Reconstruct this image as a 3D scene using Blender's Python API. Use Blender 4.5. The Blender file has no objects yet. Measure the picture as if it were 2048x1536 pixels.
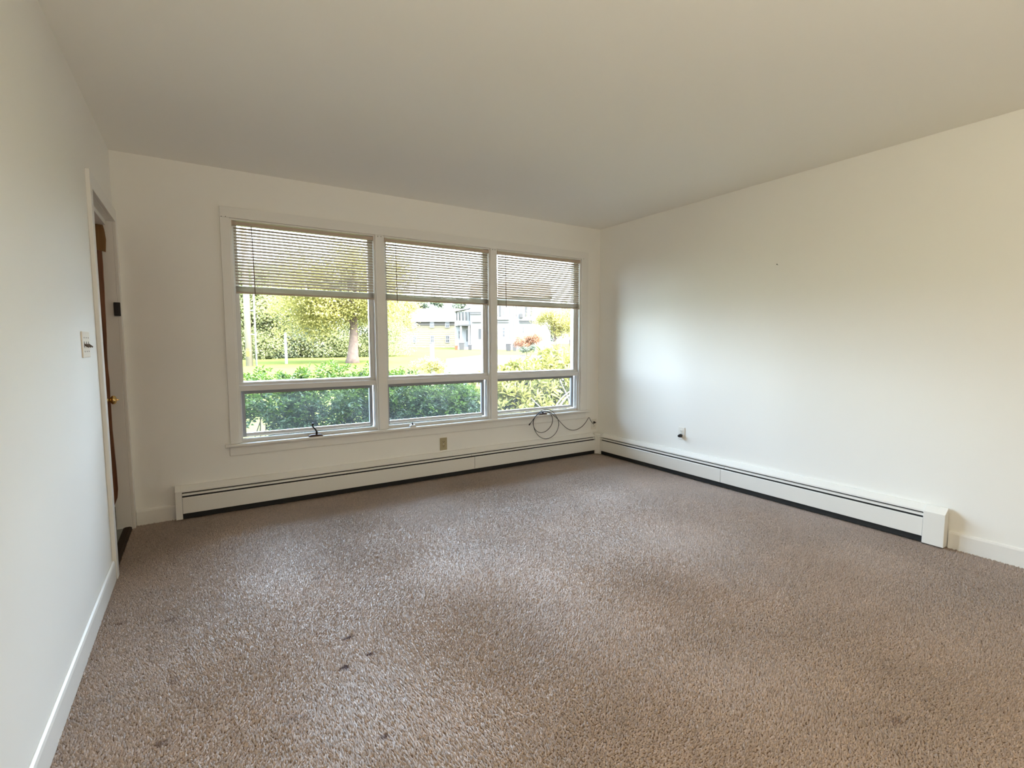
import bpy, math, random
import numpy as np
from mathutils import Vector, Matrix

SC = bpy.context.scene
COL = SC.collection
rnd = random.Random(7)
NR = np.random.default_rng(11)

# ------------------------------------------------------------------ camera
F_PX, YAW, PITCH, ROLL, CAM_H = 982.177, 0.564254, 0.0820, -0.002089, 1.2108
fw = Vector((math.sin(YAW) * math.cos(PITCH), math.cos(YAW) * math.cos(PITCH), -math.sin(PITCH)))
rt = Vector((math.cos(YAW), -math.sin(YAW), 0))
up = rt.cross(fw)
r2 = math.cos(ROLL) * rt + math.sin(ROLL) * up
u2 = -math.sin(ROLL) * rt + math.cos(ROLL) * up
cam = bpy.data.cameras.new('camera')
cam.sensor_width = 36.0
cam.lens = F_PX / 2048 * 36.0
cam.clip_start, cam.clip_end = 0.02, 500
cam_o = bpy.data.objects.new('camera', cam)
COL.objects.link(cam_o)
M3 = Matrix((r2, u2, -fw)).transposed()
cam_o.matrix_world = Matrix.Translation((0, 0, CAM_H)) @ M3.to_4x4()
SC.camera = cam_o

# ------------------------------------------------------------------ sky, sun, exposure
SUN_EL = math.radians(52)
SUN_H = Vector((0.50, -0.866, 0)).normalized()          # horizontal direction towards the sun
w = bpy.data.worlds.new('sky')
SC.world = w
w.use_nodes = True
nt = w.node_tree
nt.nodes.clear()
sky = nt.nodes.new('ShaderNodeTexSky')
sky.sky_type = 'NISHITA'
sky.sun_disc = False
sky.sun_elevation = SUN_EL
sky.sun_rotation = math.atan2(SUN_H.x, SUN_H.y)
sky.air_density, sky.dust_density, sky.ozone_density = 1.0, 5.0, 0.6
hz_ = nt.nodes.new('ShaderNodeMix')                     # thin bright haze over the whole sky
hz_.data_type = 'RGBA'
hz_.blend_type = 'ADD'
hz_.inputs[0].default_value = 1.0
hz_.inputs[7].default_value = (2.90, 3.36, 3.74, 1)
bg = nt.nodes.new('ShaderNodeBackground')
bg.inputs[1].default_value = 0.45
nt.links.new(sky.outputs[0], hz_.inputs[6])
ow = nt.nodes.new('ShaderNodeOutputWorld')
nt.links.new(hz_.outputs[2], bg.inputs[0])
nt.links.new(bg.outputs[0], ow.inputs[0])
sun = bpy.data.lights.new('sun', 'SUN')
sun.energy = 3.2
sun.angle = math.radians(0.6)
sun.color = (1.0, 0.93, 0.80)
sun_o = bpy.data.objects.new('sun', sun)
COL.objects.link(sun_o)
to_sun = (SUN_H * math.cos(SUN_EL) + Vector((0, 0, math.sin(SUN_EL)))).normalized()
sun_o.rotation_euler = to_sun.to_track_quat('Z', 'Y').to_euler()
sun_o.location = (0, -10, 20)
SC.view_settings.view_transform = 'Standard'
SC.view_settings.look = 'None'
SC.view_settings.gamma = 1.0
SC.view_settings.use_curve_mapping = False
SC.view_settings.exposure = 3.1
cy = SC.cycles
cy.max_bounces, cy.diffuse_bounces, cy.glossy_bounces = 10, 8, 3
cy.transmission_bounces, cy.transparent_max_bounces = 6, 16
cy.caustics_reflective = cy.caustics_refractive = False
cy.sample_clamp_indirect = 12.0
cy.use_denoising = True

# room planes found from the photograph's vanishing points
XL, XR, YB, H = -0.4354, 3.7246, 4.0886, 2.44
YR = -2.7                                             # wall behind the camera
WZ0, WZ1 = 0.485, 2.103                               # window opening heights
WX0, WX1 = 0.215, 3.455

# sky portal in the window opening (samples the sky only, gives no light of its own)
pl = bpy.data.lights.new('window_portal', 'AREA')
pl.shape, pl.size, pl.size_y = 'RECTANGLE', WX1 - WX0, WZ1 - WZ0
pl.cycles.is_portal = True
po = bpy.data.objects.new('window_portal', pl)
COL.objects.link(po)
po.location = ((WX0 + WX1) / 2, YB + 0.17, (WZ0 + WZ1) / 2)
po.rotation_euler = (math.radians(-90), 0, 0)


# added fill light aimed up at the ceiling, unseen behind the viewer
fl = bpy.data.lights.new('fill_uplight', 'AREA')
fl.shape, fl.size, fl.size_y = 'RECTANGLE', 1.4, 1.4
fl.energy = 12.5
fl.color = (1.0, 0.945, 0.77)
fo = bpy.data.objects.new('fill_uplight', fl)
COL.objects.link(fo)
fo.location = (0.30, -1.5, 1.1)
fo.rotation_euler = (math.radians(180), 0, 0)


# ------------------------------------------------------------------ materials
def mat(name, col, rough=0.6, metal=0.0, bump=0.0, bscale=200.0, var=0.0, vscale=3.0, spec=0.5, sheen=0.0):
    m = bpy.data.materials.new(name)
    m.use_nodes = True
    n, l = m.node_tree.nodes, m.node_tree.links
    b = n['Principled BSDF']
    b.inputs['Base Color'].default_value = (*col, 1)
    b.inputs['Roughness'].default_value = rough
    b.inputs['Metallic'].default_value = metal
    b.inputs['Specular IOR Level'].default_value = spec
    if sheen:
        b.inputs['Sheen Weight'].default_value = sheen
    tc = n.new('ShaderNodeTexCoord')
    if var:
        nz = n.new('ShaderNodeTexNoise')
        nz.inputs['Scale'].default_value = vscale
        nz.inputs['Detail'].default_value = 4
        l.new(tc.outputs['Object'], nz.inputs['Vector'])
        hs = n.new('ShaderNodeHueSaturation')
        hs.inputs['Color'].default_value = (*col, 1)
        mr = n.new('ShaderNodeMapRange')
        mr.inputs['To Min'].default_value = 1 - var
        mr.inputs['To Max'].default_value = 1 + var
        l.new(nz.outputs['Fac'], mr.inputs['Value'])
        l.new(mr.outputs[0], hs.inputs['Value'])
        l.new(hs.outputs[0], b.inputs['Base Color'])
    if bump:
        nb = n.new('ShaderNodeTexNoise')
        nb.inputs['Scale'].default_value = bscale
        nb.inputs['Detail'].default_value = 3
        l.new(tc.outputs['Object'], nb.inputs['Vector'])
        bp = n.new('ShaderNodeBump')
        bp.inputs['Strength'].default_value = bump
        bp.inputs['Distance'].default_value = 0.002
        l.new(nb.outputs['Fac'], bp.inputs['Height'])
        l.new(bp.outputs[0], b.inputs['Normal'])
    return m


def leaf_mat(name, c1, c2, transl=0.35, rough=0.45):
    m = bpy.data.materials.new(name)
    m.use_nodes = True
    n, l = m.node_tree.nodes, m.node_tree.links
    b = n['Principled BSDF']
    out = n['Material Output']
    g = n.new('ShaderNodeNewGeometry')
    rp = n.new('ShaderNodeValToRGB')
    rp.color_ramp.elements[0].color = (*c1, 1)
    rp.color_ramp.elements[1].color = (*c2, 1)
    l.new(g.outputs['Random Per Island'], rp.inputs[0])
    l.new(rp.outputs[0], b.inputs['Base Color'])
    b.inputs['Roughness'].default_value = rough
    b.inputs['Specular IOR Level'].default_value = 0.3
    tr = n.new('ShaderNodeBsdfTranslucent')
    l.new(rp.outputs[0], tr.inputs[0])
    mx = n.new('ShaderNodeMixShader')
    mx.inputs[0].default_value = transl
    l.new(b.outputs[0], mx.inputs[1])
    l.new(tr.outputs[0], mx.inputs[2])
    l.new(mx.outputs[0], out.inputs[0])
    return m


def glass_mat(name, tint, dust=0.0):
    m = bpy.data.materials.new(name)
    m.use_nodes = True
    n, l = m.node_tree.nodes, m.node_tree.links
    n.clear()
    out = n.new('ShaderNodeOutputMaterial')
    t = n.new('ShaderNodeBsdfTransparent')
    t.inputs[0].default_value = (*tint, 1)
    g = n.new('ShaderNodeBsdfGlossy')
    g.inputs['Roughness'].default_value = 0.02
    fr = n.new('ShaderNodeFresnel')
    fr.inputs[0].default_value = 1.3
    mx = n.new('ShaderNodeMixShader')
    l.new(fr.outputs[0], mx.inputs[0])
    l.new(t.outputs[0], mx.inputs[1])
    l.new(g.outputs[0], mx.inputs[2])
    last = mx
    if dust:
        d = n.new('ShaderNodeBsdfTranslucent')
        d.inputs[0].default_value = (0.85, 0.88, 0.9, 1)
        tc = n.new('ShaderNodeTexCoord')
        nz = n.new('ShaderNodeTexNoise')
        nz.inputs['Scale'].default_value = 2.5
        nz.inputs['Detail'].default_value = 3
        l.new(tc.outputs['Object'], nz.inputs['Vector'])
        mr = n.new('ShaderNodeMapRange')
        mr.inputs['From Min'].default_value = 0.3
        mr.inputs['From Max'].default_value = 0.75
        mr.inputs['To Min'].default_value = dust * 0.5
        mr.inputs['To Max'].default_value = dust * 1.6
        l.new(nz.outputs['Fac'], mr.inputs['Value'])
        m2 = n.new('ShaderNodeMixShader')
        l.new(mr.outputs[0], m2.inputs[0])
        l.new(mx.outputs[0], m2.inputs[1])
        l.new(d.outputs[0], m2.inputs[2])
        last = m2
    l.new(last.outputs[0], out.inputs[0])
    return m


def wood_mat(name, c1, c2, scale=6.0):
    m = bpy.data.materials.new(name)
    m.use_nodes = True
    n, l = m.node_tree.nodes, m.node_tree.links
    b = n['Principled BSDF']
    b.inputs['Roughness'].default_value = 0.4
    tc = n.new('ShaderNodeTexCoord')
    mp = n.new('ShaderNodeMapping')
    mp.inputs['Scale'].default_value = (scale * 12, scale * 12, scale * 0.5)
    nz = n.new('ShaderNodeTexNoise')
    nz.inputs['Scale'].default_value = 1.0
    nz.inputs['Detail'].default_value = 6
    rp = n.new('ShaderNodeValToRGB')
    rp.color_ramp.elements[0].position, rp.color_ramp.elements[1].position = 0.3, 0.7
    rp.color_ramp.elements[0].color = (*c1, 1)
    rp.color_ramp.elements[1].color = (*c2, 1)
    l.new(tc.outputs['Object'], mp.inputs[0])
    l.new(mp.outputs[0], nz.inputs['Vector'])
    l.new(nz.outputs['Fac'], rp.inputs[0])
    l.new(rp.outputs[0], b.inputs['Base Color'])
    return m


def carpet_mat(name, c1, c2):
    m = bpy.data.materials.new(name)
    m.use_nodes = True
    n, l = m.node_tree.nodes, m.node_tree.links
    b = n['Principled BSDF']
    b.inputs['Roughness'].default_value = 0.7
    b.inputs['Specular IOR Level'].default_value = 0.25
    b.inputs['Sheen Weight'].default_value = 0.5
    b.inputs['Sheen Roughness'].default_value = 0.35
    g = n.new('ShaderNodeNewGeometry')
    va = n.new('ShaderNodeVectorMath')                   # yarn tips round off: soften the tuft normal
    va.operation = 'SCALE'
    va.inputs['Scale'].default_value = 0.5
    l.new(g.outputs['Normal'], va.inputs[0])
    vb = n.new('ShaderNodeVectorMath')
    vb.operation = 'ADD'
    vb.inputs[1].default_value = (0, 0, 0.75)
    l.new(va.outputs[0], vb.inputs[0])
    vn = n.new('ShaderNodeVectorMath')
    vn.operation = 'NORMALIZE'
    l.new(vb.outputs[0], vn.inputs[0])
    l.new(vn.outputs[0], b.inputs['Normal'])
    vc = n.new('ShaderNodeCombineXYZ')                   # the crushed pile as a whole has a broad gloss
    vc.inputs[2].default_value = 1.0
    l.new(vc.outputs[0], b.inputs['Coat Normal'])
    b.inputs['Coat Weight'].default_value = 1.0
    b.inputs['Coat Roughness'].default_value = 0.56
    b.inputs['Coat IOR'].default_value = 2.6
    tc = n.new('ShaderNodeTexCoord')
    rp = n.new('ShaderNodeValToRGB')
    rp.color_ramp.elements[0].color = (*c1, 1)
    rp.color_ramp.elements[1].color = (*c2, 1)
    l.new(g.outputs['Random Per Island'], rp.inputs[0])
    nz = n.new('ShaderNodeTexNoise')
    nz.inputs['Scale'].default_value = 2.2
    nz.inputs['Detail'].default_value = 5
    l.new(tc.outputs['Object'], nz.inputs['Vector'])
    mr = n.new('ShaderNodeMapRange')
    mr.inputs['From Min'].default_value, mr.inputs['From Max'].default_value = 0.3, 0.7
    mr.inputs['To Min'].default_value, mr.inputs['To Max'].default_value = 0.86, 1.12
    l.new(nz.outputs['Fac'], mr.inputs['Value'])
    hs = n.new('ShaderNodeHueSaturation')
    l.new(rp.outputs[0], hs.inputs['Color'])
    l.new(mr.outputs[0], hs.inputs['Value'])
    at = n.new('ShaderNodeAttribute')
    at.attribute_name = 'stain_dent'
    mx = n.new('ShaderNodeMix')
    mx.data_type = 'RGBA'
    mx.inputs[7].default_value = (0.060, 0.022, 0.019, 1)
    l.new(at.outputs['Fac'], mx.inputs[0])
    sv = n.new('ShaderNodeMath')
    sv.operation = 'SUBTRACT'
    sv.inputs[0].default_value = 0.85
    sv.use_clamp = True
    l.new(at.outputs['Fac'], sv.inputs[1])
    l.new(sv.outputs[0], b.inputs['Coat Weight'])
    l.new(hs.outputs[0], mx.inputs[6])
    l.new(mx.outputs[2], b.inputs['Base Color'])
    return m


M = {}
M['wall'] = mat('wall_paint', (0.86, 0.85, 0.81), 0.6, bump=0.08, bscale=140, var=0.01, vscale=1.2, spec=0.3)
M['ceil'] = mat('ceiling_paint', (0.90, 0.885, 0.84), 0.8, bump=0.10, bscale=120, spec=0.2)
M['trim'] = mat('trim_paint', (0.80, 0.79, 0.755), 0.38, bump=0.04, bscale=60, spec=0.4)
M['alu'] = mat('window_white_metal', (0.72, 0.72, 0.71), 0.35, bump=0.02, bscale=80)
M['sash'] = mat('grey_sash_metal', (0.30, 0.30, 0.31), 0.4, bump=0.02, bscale=80)
M['glass'] = glass_mat('window_glass', (0.97, 0.985, 0.98))
M['glass_d'] = glass_mat('dusty_window_glass', (0.90, 0.94, 0.95), 0.010)
M['slat'] = mat('blind_slat', (0.46, 0.4, 0.33), 0.45, bump=0.02, bscale=60)
M['rail'] = mat('blind_rail', (0.48, 0.385, 0.31), 0.4, bump=0.02)
M['wand'] = mat('wand_plastic', (0.20, 0.14, 0.11), 0.25)
M['heater'] = mat('heater_enamel', (0.80, 0.785, 0.74), 0.32, bump=0.02, bscale=40, var=0.015, vscale=5)
M['black'] = mat('black_gap', (0.012, 0.011, 0.010), 0.7)
M['fin'] = mat('heater_fin', (0.03, 0.028, 0.027), 0.6, bump=0.3, bscale=300)
M['cable'] = mat('black_rubber', (0.012, 0.012, 0.014), 0.45, bump=0.05)
M['brown_metal'] = mat('brown_metal', (0.07, 0.035, 0.024), 0.3, metal=0.3, bump=0.03)
M['dark_metal'] = mat('dark_metal', (0.015, 0.012, 0.013), 0.3, metal=0.4)
M['plate_tan'] = mat('tan_plastic', (0.40, 0.34, 0.20), 0.35, bump=0.01)
M['plate_white'] = mat('white_plastic', (0.80, 0.78, 0.72), 0.35, bump=0.01)
M['plate_ivory'] = mat('ivory_plastic', (0.82, 0.76, 0.66), 0.35, bump=0.01)
M['slot'] = mat('socket_slot', (0.05, 0.035, 0.02), 0.6)
M['hole'] = mat('screw_hole_shadow', (0.16, 0.14, 0.11), 0.7)
M['toggle'] = mat('brown_toggle', (0.10, 0.07, 0.045), 0.4)
M['brass'] = mat('brass', (0.75, 0.52, 0.20), 0.22, metal=1.0)
M['wood'] = wood_mat('varnished_wood', (0.11, 0.04, 0.017), (0.27, 0.115, 0.05))
M['wood_top'] = wood_mat('varnished_wood_top', (0.17, 0.085, 0.02), (0.30, 0.15, 0.04))
M['thresh'] = mat('dark_threshold_wood', (0.045, 0.03, 0.02), 0.8, bump=0.1, bscale=50, spec=0.15)
M['rear_brown'] = wood_mat('rear_wall_bounce_cut', (0.16, 0.10, 0.06), (0.30, 0.20, 0.12), 2.0)  # invented brown for the unseen rear wall, cuts bounce light
M['tile'] = mat('grey_green_tile', (0.22, 0.225, 0.19), 0.45, bump=0.05, bscale=40, var=0.1, vscale=20)
M['carpet'] = carpet_mat('carpet_pile', (0.265, 0.170, 0.112), (0.47, 0.322, 0.228))
M['carpet_b'] = mat('carpet_backing', (0.21, 0.14, 0.10), 0.9, bump=0.5, bscale=500)

# exterior
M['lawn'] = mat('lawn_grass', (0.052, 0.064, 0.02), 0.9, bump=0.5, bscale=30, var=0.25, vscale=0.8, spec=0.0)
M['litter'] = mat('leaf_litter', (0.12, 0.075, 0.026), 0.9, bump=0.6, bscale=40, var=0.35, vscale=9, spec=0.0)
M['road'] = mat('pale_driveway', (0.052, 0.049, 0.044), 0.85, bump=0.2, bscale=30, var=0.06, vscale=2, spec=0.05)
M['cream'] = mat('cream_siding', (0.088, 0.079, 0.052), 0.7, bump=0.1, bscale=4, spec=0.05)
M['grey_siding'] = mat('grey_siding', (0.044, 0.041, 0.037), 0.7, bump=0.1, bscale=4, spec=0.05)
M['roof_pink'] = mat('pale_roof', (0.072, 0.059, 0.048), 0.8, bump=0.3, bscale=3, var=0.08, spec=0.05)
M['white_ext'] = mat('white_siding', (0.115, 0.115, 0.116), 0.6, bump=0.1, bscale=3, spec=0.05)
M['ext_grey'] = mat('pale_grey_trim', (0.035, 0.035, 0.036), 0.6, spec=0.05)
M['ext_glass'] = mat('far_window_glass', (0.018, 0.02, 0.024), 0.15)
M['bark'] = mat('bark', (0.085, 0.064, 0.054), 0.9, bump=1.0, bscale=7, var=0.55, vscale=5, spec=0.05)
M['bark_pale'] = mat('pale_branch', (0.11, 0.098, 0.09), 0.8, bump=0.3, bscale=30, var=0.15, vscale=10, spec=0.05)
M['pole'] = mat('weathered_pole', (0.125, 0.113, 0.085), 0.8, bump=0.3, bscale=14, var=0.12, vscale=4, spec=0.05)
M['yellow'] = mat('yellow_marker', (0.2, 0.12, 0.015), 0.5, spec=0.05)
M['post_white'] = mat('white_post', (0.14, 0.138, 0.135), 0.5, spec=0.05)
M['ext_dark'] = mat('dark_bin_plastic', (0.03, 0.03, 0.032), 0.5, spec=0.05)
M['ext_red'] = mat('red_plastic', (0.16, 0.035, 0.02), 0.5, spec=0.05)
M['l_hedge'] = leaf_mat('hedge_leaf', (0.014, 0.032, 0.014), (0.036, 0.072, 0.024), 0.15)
M['l_hedge_t'] = leaf_mat('hedge_top_leaf', (0.04, 0.08, 0.014), (0.075, 0.122, 0.02), 0.4)  # brighter leaf colour used towards the top of the hedges
M['l_rhodo'] = leaf_mat('rhododendron_leaf', (0.095, 0.11, 0.028), (0.225, 0.215, 0.065), 0.35)
M['l_thick'] = leaf_mat('thicket_leaf', (0.1, 0.13, 0.06), (0.25, 0.275, 0.135), 0.5)
M['l_yel'] = leaf_mat('yellow_green_leaf', (0.165, 0.17, 0.05), (0.33, 0.3, 0.11), 0.5)
M['l_far'] = leaf_mat('far_leaf', (0.06, 0.085, 0.06), (0.125, 0.15, 0.11), 0.35)
M['l_red'] = leaf_mat('red_orange_leaf', (0.17, 0.07, 0.04), (0.25, 0.15, 0.09), 0.35)


# ------------------------------------------------------------------ object helpers
def tag(o, label=None, cat=None, group=None, kind=None):
    if label: o['label'] = label
    if cat: o['category'] = cat
    if group: o['group'] = group
    if kind: o['kind'] = kind
    return o


def empty(name, loc=(0, 0, 0), label=None, cat=None, group=None, kind=None, rotz=0.0):
    o = bpy.data.objects.new(name, None)
    o.empty_display_size = 0.05
    COL.objects.link(o)
    o.location = loc
    o.rotation_euler = (0, 0, rotz)
    return tag(o, label, cat, group, kind)


def link_mesh(name, me, material, parent=None):
    if material and not me.materials: me.materials.append(material)
    o = bpy.data.objects.new(name, me)
    COL.objects.link(o)
    if parent: o.parent = parent
    return o


class MB:
    """Collects simple shapes (in world coordinates, or in the parent's own with local=True)."""

    def __init__(s):
        s.v, s.f = [], []

    def add(s, vs, fs):
        k = len(s.v)
        s.v += [tuple(p) for p in vs]
        s.f += [tuple(i + k for i in f) for f in fs]
        return s

    def box(s, x0, x1, y0, y1, z0, z1):
        return s.add([(x0, y0, z0), (x1, y0, z0), (x1, y1, z0), (x0, y1, z0), (x0, y0, z1), (x1, y0, z1), (x1, y1, z1), (x0, y1, z1)],
                     [(0, 3, 2, 1), (4, 5, 6, 7), (0, 1, 5, 4), (1, 2, 6, 5), (2, 3, 7, 6), (3, 0, 4, 7)])

    def prism(s, poly, axis, a0, a1):
        """poly: 2-D points in the two other axes (x: (y,z), y: (x,z), z: (x,y)), extruded a0..a1 along axis."""
        n = len(poly)

        def p3(p, a):
            return {'x': (a, p[0], p[1]), 'y': (p[0], a, p[1]), 'z': (p[0], p[1], a)}[axis]
        vs = [p3(p, a0) for p in poly] + [p3(p, a1) for p in poly]
        fs = [tuple(range(n))[::-1], tuple(range(n, 2 * n))] + [(i, (i + 1) % n, n + (i + 1) % n, n + i) for i in range(n)]
        return s.add(vs, fs)

    def cone(s, p0, p1, r0, r1, n=12):
        p0, p1 = Vector(p0), Vector(p1)
        d = (p1 - p0).normalized()
        a = d.orthogonal().normalized()
        b = d.cross(a)
        vs = []
        for p, r in ((p0, r0), (p1, r1)):
            for i in range(n):
                t = 2 * math.pi * i / n
                vs.append(p + a * (r * math.cos(t)) + b * (r * math.sin(t)))
        fs = [(i, (i + 1) % n, n + (i + 1) % n, n + i) for i in range(n)] + [tuple(range(n))[::-1], tuple(range(n, 2 * n))]
        return s.add(vs, fs)

    def lathe(s, base, direction, prof, n=20):
        """prof: (distance along direction, radius) pairs."""
        d = Vector(direction).normalized()
        a = d.orthogonal().normalized()
        b = d.cross(a)
        base = Vector(base)
        vs, fs = [], []
        for t, r in prof:
            for i in range(n):
                q = 2 * math.pi * i / n
                vs.append(base + d * t + a * (r * math.cos(q)) + b * (r * math.sin(q)))
        for k in range(len(prof) - 1):
            fs += [(k * n + i, k * n + (i + 1) % n, (k + 1) * n + (i + 1) % n, (k + 1) * n + i) for i in range(n)]
        fs += [tuple(range(n))[::-1], tuple(range((len(prof) - 1) * n, len(prof) * n))]
        return s.add(vs, fs)

    def tube(s, pts, r, n=8):
        pts = [Vector(p) for p in pts]
        rr = r if isinstance(r, (list, tuple)) else [r] * len(pts)
        vs, fs = [], []
        prev = None
        for i, p in enumerate(pts):
            d = (pts[min(i + 1, len(pts) - 1)] - pts[max(i - 1, 0)]).normalized()
            if prev is None:
                a = d.orthogonal().normalized()
            else:
                a = (prev - d * prev.dot(d))
                a = a.normalized() if a.length > 1e-6 else d.orthogonal().normalized()
            prev = a
            b = d.cross(a)
            for k in range(n):
                q = 2 * math.pi * k / n
                vs.append(p + a * (rr[i] * math.cos(q)) + b * (rr[i] * math.sin(q)))
        m = len(pts)
        for i in range(m - 1):
            fs += [(i * n + k, i * n + (k + 1) % n, (i + 1) * n + (k + 1) % n, (i + 1) * n + k) for k in range(n)]
        fs += [tuple(range(n))[::-1], tuple(range((m - 1) * n, m * n))]
        return s.add(vs, fs)

    def build(s, name, material, parent=None, smooth=False, bevel=0.0, local=False, origin=None):
        off = Vector((0, 0, 0))
        if not local:
            if parent:
                off = Vector(parent.location)
                if parent.parent: off = off + Vector(parent.parent.location)
            elif origin:
                off = Vector(origin)
        me = bpy.data.meshes.new(name)
        me.from_pydata([tuple(Vector(p) - off) for p in s.v], [], s.f)
        me.update()
        if smooth:
            me.polygons.foreach_set('use_smooth', [True] * len(me.polygons))
        o = link_mesh(name, me, material, parent)
        if not parent and origin and not local: o.location = origin
        if bevel:
            b = o.modifiers.new('bevel', 'BEVEL')
            b.width, b.segments, b.limit_method = bevel, 2, 'ANGLE'
            b.angle_limit = math.radians(40)
        return o


def structure(o, label, cat):
    return tag(o, label, cat, kind='structure')


def spline(pts, k=8):
    """Catmull-Rom through the points."""
    P = [Vector(p) for p in pts]
    P = [P[0] * 2 - P[1]] + P + [P[-1] * 2 - P[-2]]
    out = []
    for i in range(1, len(P) - 2):
        for j in range(k):
            t = j / k
            a, b, c, d = P[i - 1], P[i], P[i + 1], P[i + 2]
            out.append(0.5 * ((2 * b) + (c - a) * t + (2 * a - 5 * b + 4 * c - d) * t * t + (3 * b - a - 3 * c + d) * t ** 3))
    out.append(P[-2])
    return out


# ------------------------------------------------------------------ room shell
T = 0.16
b = MB().box(XL - 0.2, XR + T, YR - T, YB + 0.0, -0.30, -0.014)
floor = b.build('floor', M['carpet_b'])
structure(floor, 'brown cut pile carpet covering the whole room floor', 'floor')
c = MB().box(XL - T, XR + T, YR - T, YB + T, H, H + 0.12).build('ceiling', M['ceil'])
structure(c, 'plain off white painted ceiling over the empty room', 'ceiling')
bw = MB()
bw.box(XL - T, WX0, YB, YB + T, -0.3, H).box(WX1, XR + T, YB, YB + T, -0.3, H)
bw.box(WX0, WX1, YB, YB + T, -0.3, WZ0 - 0.02).box(WX0, WX1, YB, YB + T, WZ1, H)
structure(bw.build('wall_back', M['wall']), 'off white wall around the triple window', 'wall')
structure(MB().box(XR, XR + T, YR - T, YB, -0.3, H).build('wall_right', M['wall']), 'long bare off white wall to the right of the window', 'wall')
DY0, DY1, DZ = 3.243, 4.03, 1.985                       # door opening in the left wall
TL = 0.14
lw = MB().box(XL - TL, XL, YR - T, DY0 - 0.02, -0.3, H).box(XL - TL, XL, DY1 + 0.02, YB, -0.3, H)
lw.box(XL - TL, XL, DY0 - 0.02, DY1 + 0.02, DZ + 0.02, H).box(XL - TL, XL, DY0 - 0.02, DY1 + 0.02, -0.3, -0.03)
structure(lw.build('wall_left', M['wall']), 'white wall on the left holding the door and light switch', 'wall')
structure(MB().box(XL - T, XR + T, YR - T, YR, -0.3, H).build('wall_rear', M['rear_brown']), 'unseen rear wall given an invented dark brown to cut bounce light', 'wall')

# unseen low pitched roof and eave, added to shade the room and the hedges outside
rf = MB().prism([(-9.0, H + 0.13), (-9.0, H + 0.24), (-2.4, H + 1.5), (YB + T + 0.10, H + 0.24), (YB + T + 0.10, H + 0.13)], 'x', -9.0, XR + T + 0.25)
structure(rf.build('roof', M['ext_grey']), 'unseen low pitched roof and eave added above the room for shade', 'roof')

# carpet pile: real tufts, one mesh
def carpet():
    xs0, xs1, ys0, ys1 = XL + 0.002, XR - 0.002, 0.30, YB - 0.002
    p = 0.0062
    nx, ny = int((xs1 - xs0) / p), int((ys1 - ys0) / p)
    gx, gy = np.meshgrid(np.arange(nx), np.arange(ny))
    x = xs0 + (gx.ravel() + NR.random(nx * ny)) * p
    y = ys0 + (gy.ravel() + NR.random(nx * ny)) * p
    n = len(x)

    def fld(k, seed):                                  # smooth random field: sum of sines
        r = np.random.default_rng(seed)
        o = np.zeros(n)
        for i in range(14):
            a = r.random() * 6.283
            f = k * (0.5 + 1.6 * r.random())
            o += np.sin((x * np.cos(a) + y * np.sin(a)) * f + r.random() * 6.283)
        return o / 3.0
    lx = 0.0016 * fld(5, 3) + NR.normal(0, 0.0020, n)
    ly = 0.0016 * fld(4, 4) + NR.normal(0, 0.0020, n)
    h = 0.0085 + 0.0007 * fld(7, 5) + NR.normal(0, 0.0016, n)
    stains_dents = [(0.467, 2.017, .022, .010, 1), (0.515, 1.86, .016, .013, 1), (0.408, 1.831, .018, .016, 1), (0.431, 1.425, .014, .012, .85),
              (0.463, 2.637, .025, .012, .45), (-0.163, 2.579, .025, .02, .4), (-0.14, 2.088, .02, .02, .5), (1.853, 0.60, .022, .016, .4),
              (-0.35, 2.66, .018, .012, .55), (-0.159, 1.774, .018, .014, .6), (0.207, 1.661, .02, .015, .35), (1.1, 1.55, .06, .05, .12), (0.9, 1.45, .07, .06, .12)]  # real marks, plus dents whose shade is put into the colour
    st = np.zeros(n)
    for sx, sy, ra, rb, s in stains_dents:
        d = np.sqrt(((x - sx) / ra) ** 2 + ((y - sy) / rb) ** 2) + NR.normal(0, 0.22, n)
        k = np.clip(1.5 - d, 0, 1) * s
        st = np.maximum(st, k)
    h *= (1 - 0.35 * np.clip(st, 0, 1))
    r = 0.0044 + 0.0013 * NR.random(n)
    a0 = NR.random(n) * 6.283
    V = np.zeros((n, 4, 3), np.float32)
    for k in range(3):
        V[:, k, 0] = x + r * np.cos(a0 + k * 2.094)
        V[:, k, 1] = y + r * np.sin(a0 + k * 2.094)
        V[:, k, 2] = -0.0135
    V[:, 3, 0], V[:, 3, 1], V[:, 3, 2] = x + lx, y + ly, -0.0135 + h
    keep = np.ones(n, bool)
    V = V[keep]
    n = len(V)
    F = np.arange(n)[:, None, None] * 4 + np.array([[0, 1, 3], [1, 2, 3], [2, 0, 3]])[None]
    me = bpy.data.meshes.new('carpet_pile')
    me.vertices.add(n * 4)
    me.vertices.foreach_set('co', V.ravel())
    me.loops.add(n * 9)
    me.loops.foreach_set('vertex_index', F.ravel().astype(np.int32))
    me.polygons.add(n * 3)
    me.polygons.foreach_set('loop_start', np.arange(0, n * 9, 3, dtype=np.int32))
    at = me.attributes.new('stain_dent', 'FLOAT', 'POINT')
    at.data.foreach_set('value', np.repeat(st.astype(np.float32), 4))
    me.update(calc_edges=True)
    o = link_mesh('carpet_pile', me, M['carpet'], floor)
    o['kind'] = 'stuff'


carpet()

# ------------------------------------------------------------------ baseboards
def base_prof(d0, sgn):
    """baseboard section: distance from the wall, height"""
    return [(0, -0.012), (0.013, -0.012), (0.013, 0.082), (0.010, 0.092), (0.004, 0.097), (0, 0.097)]


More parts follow.
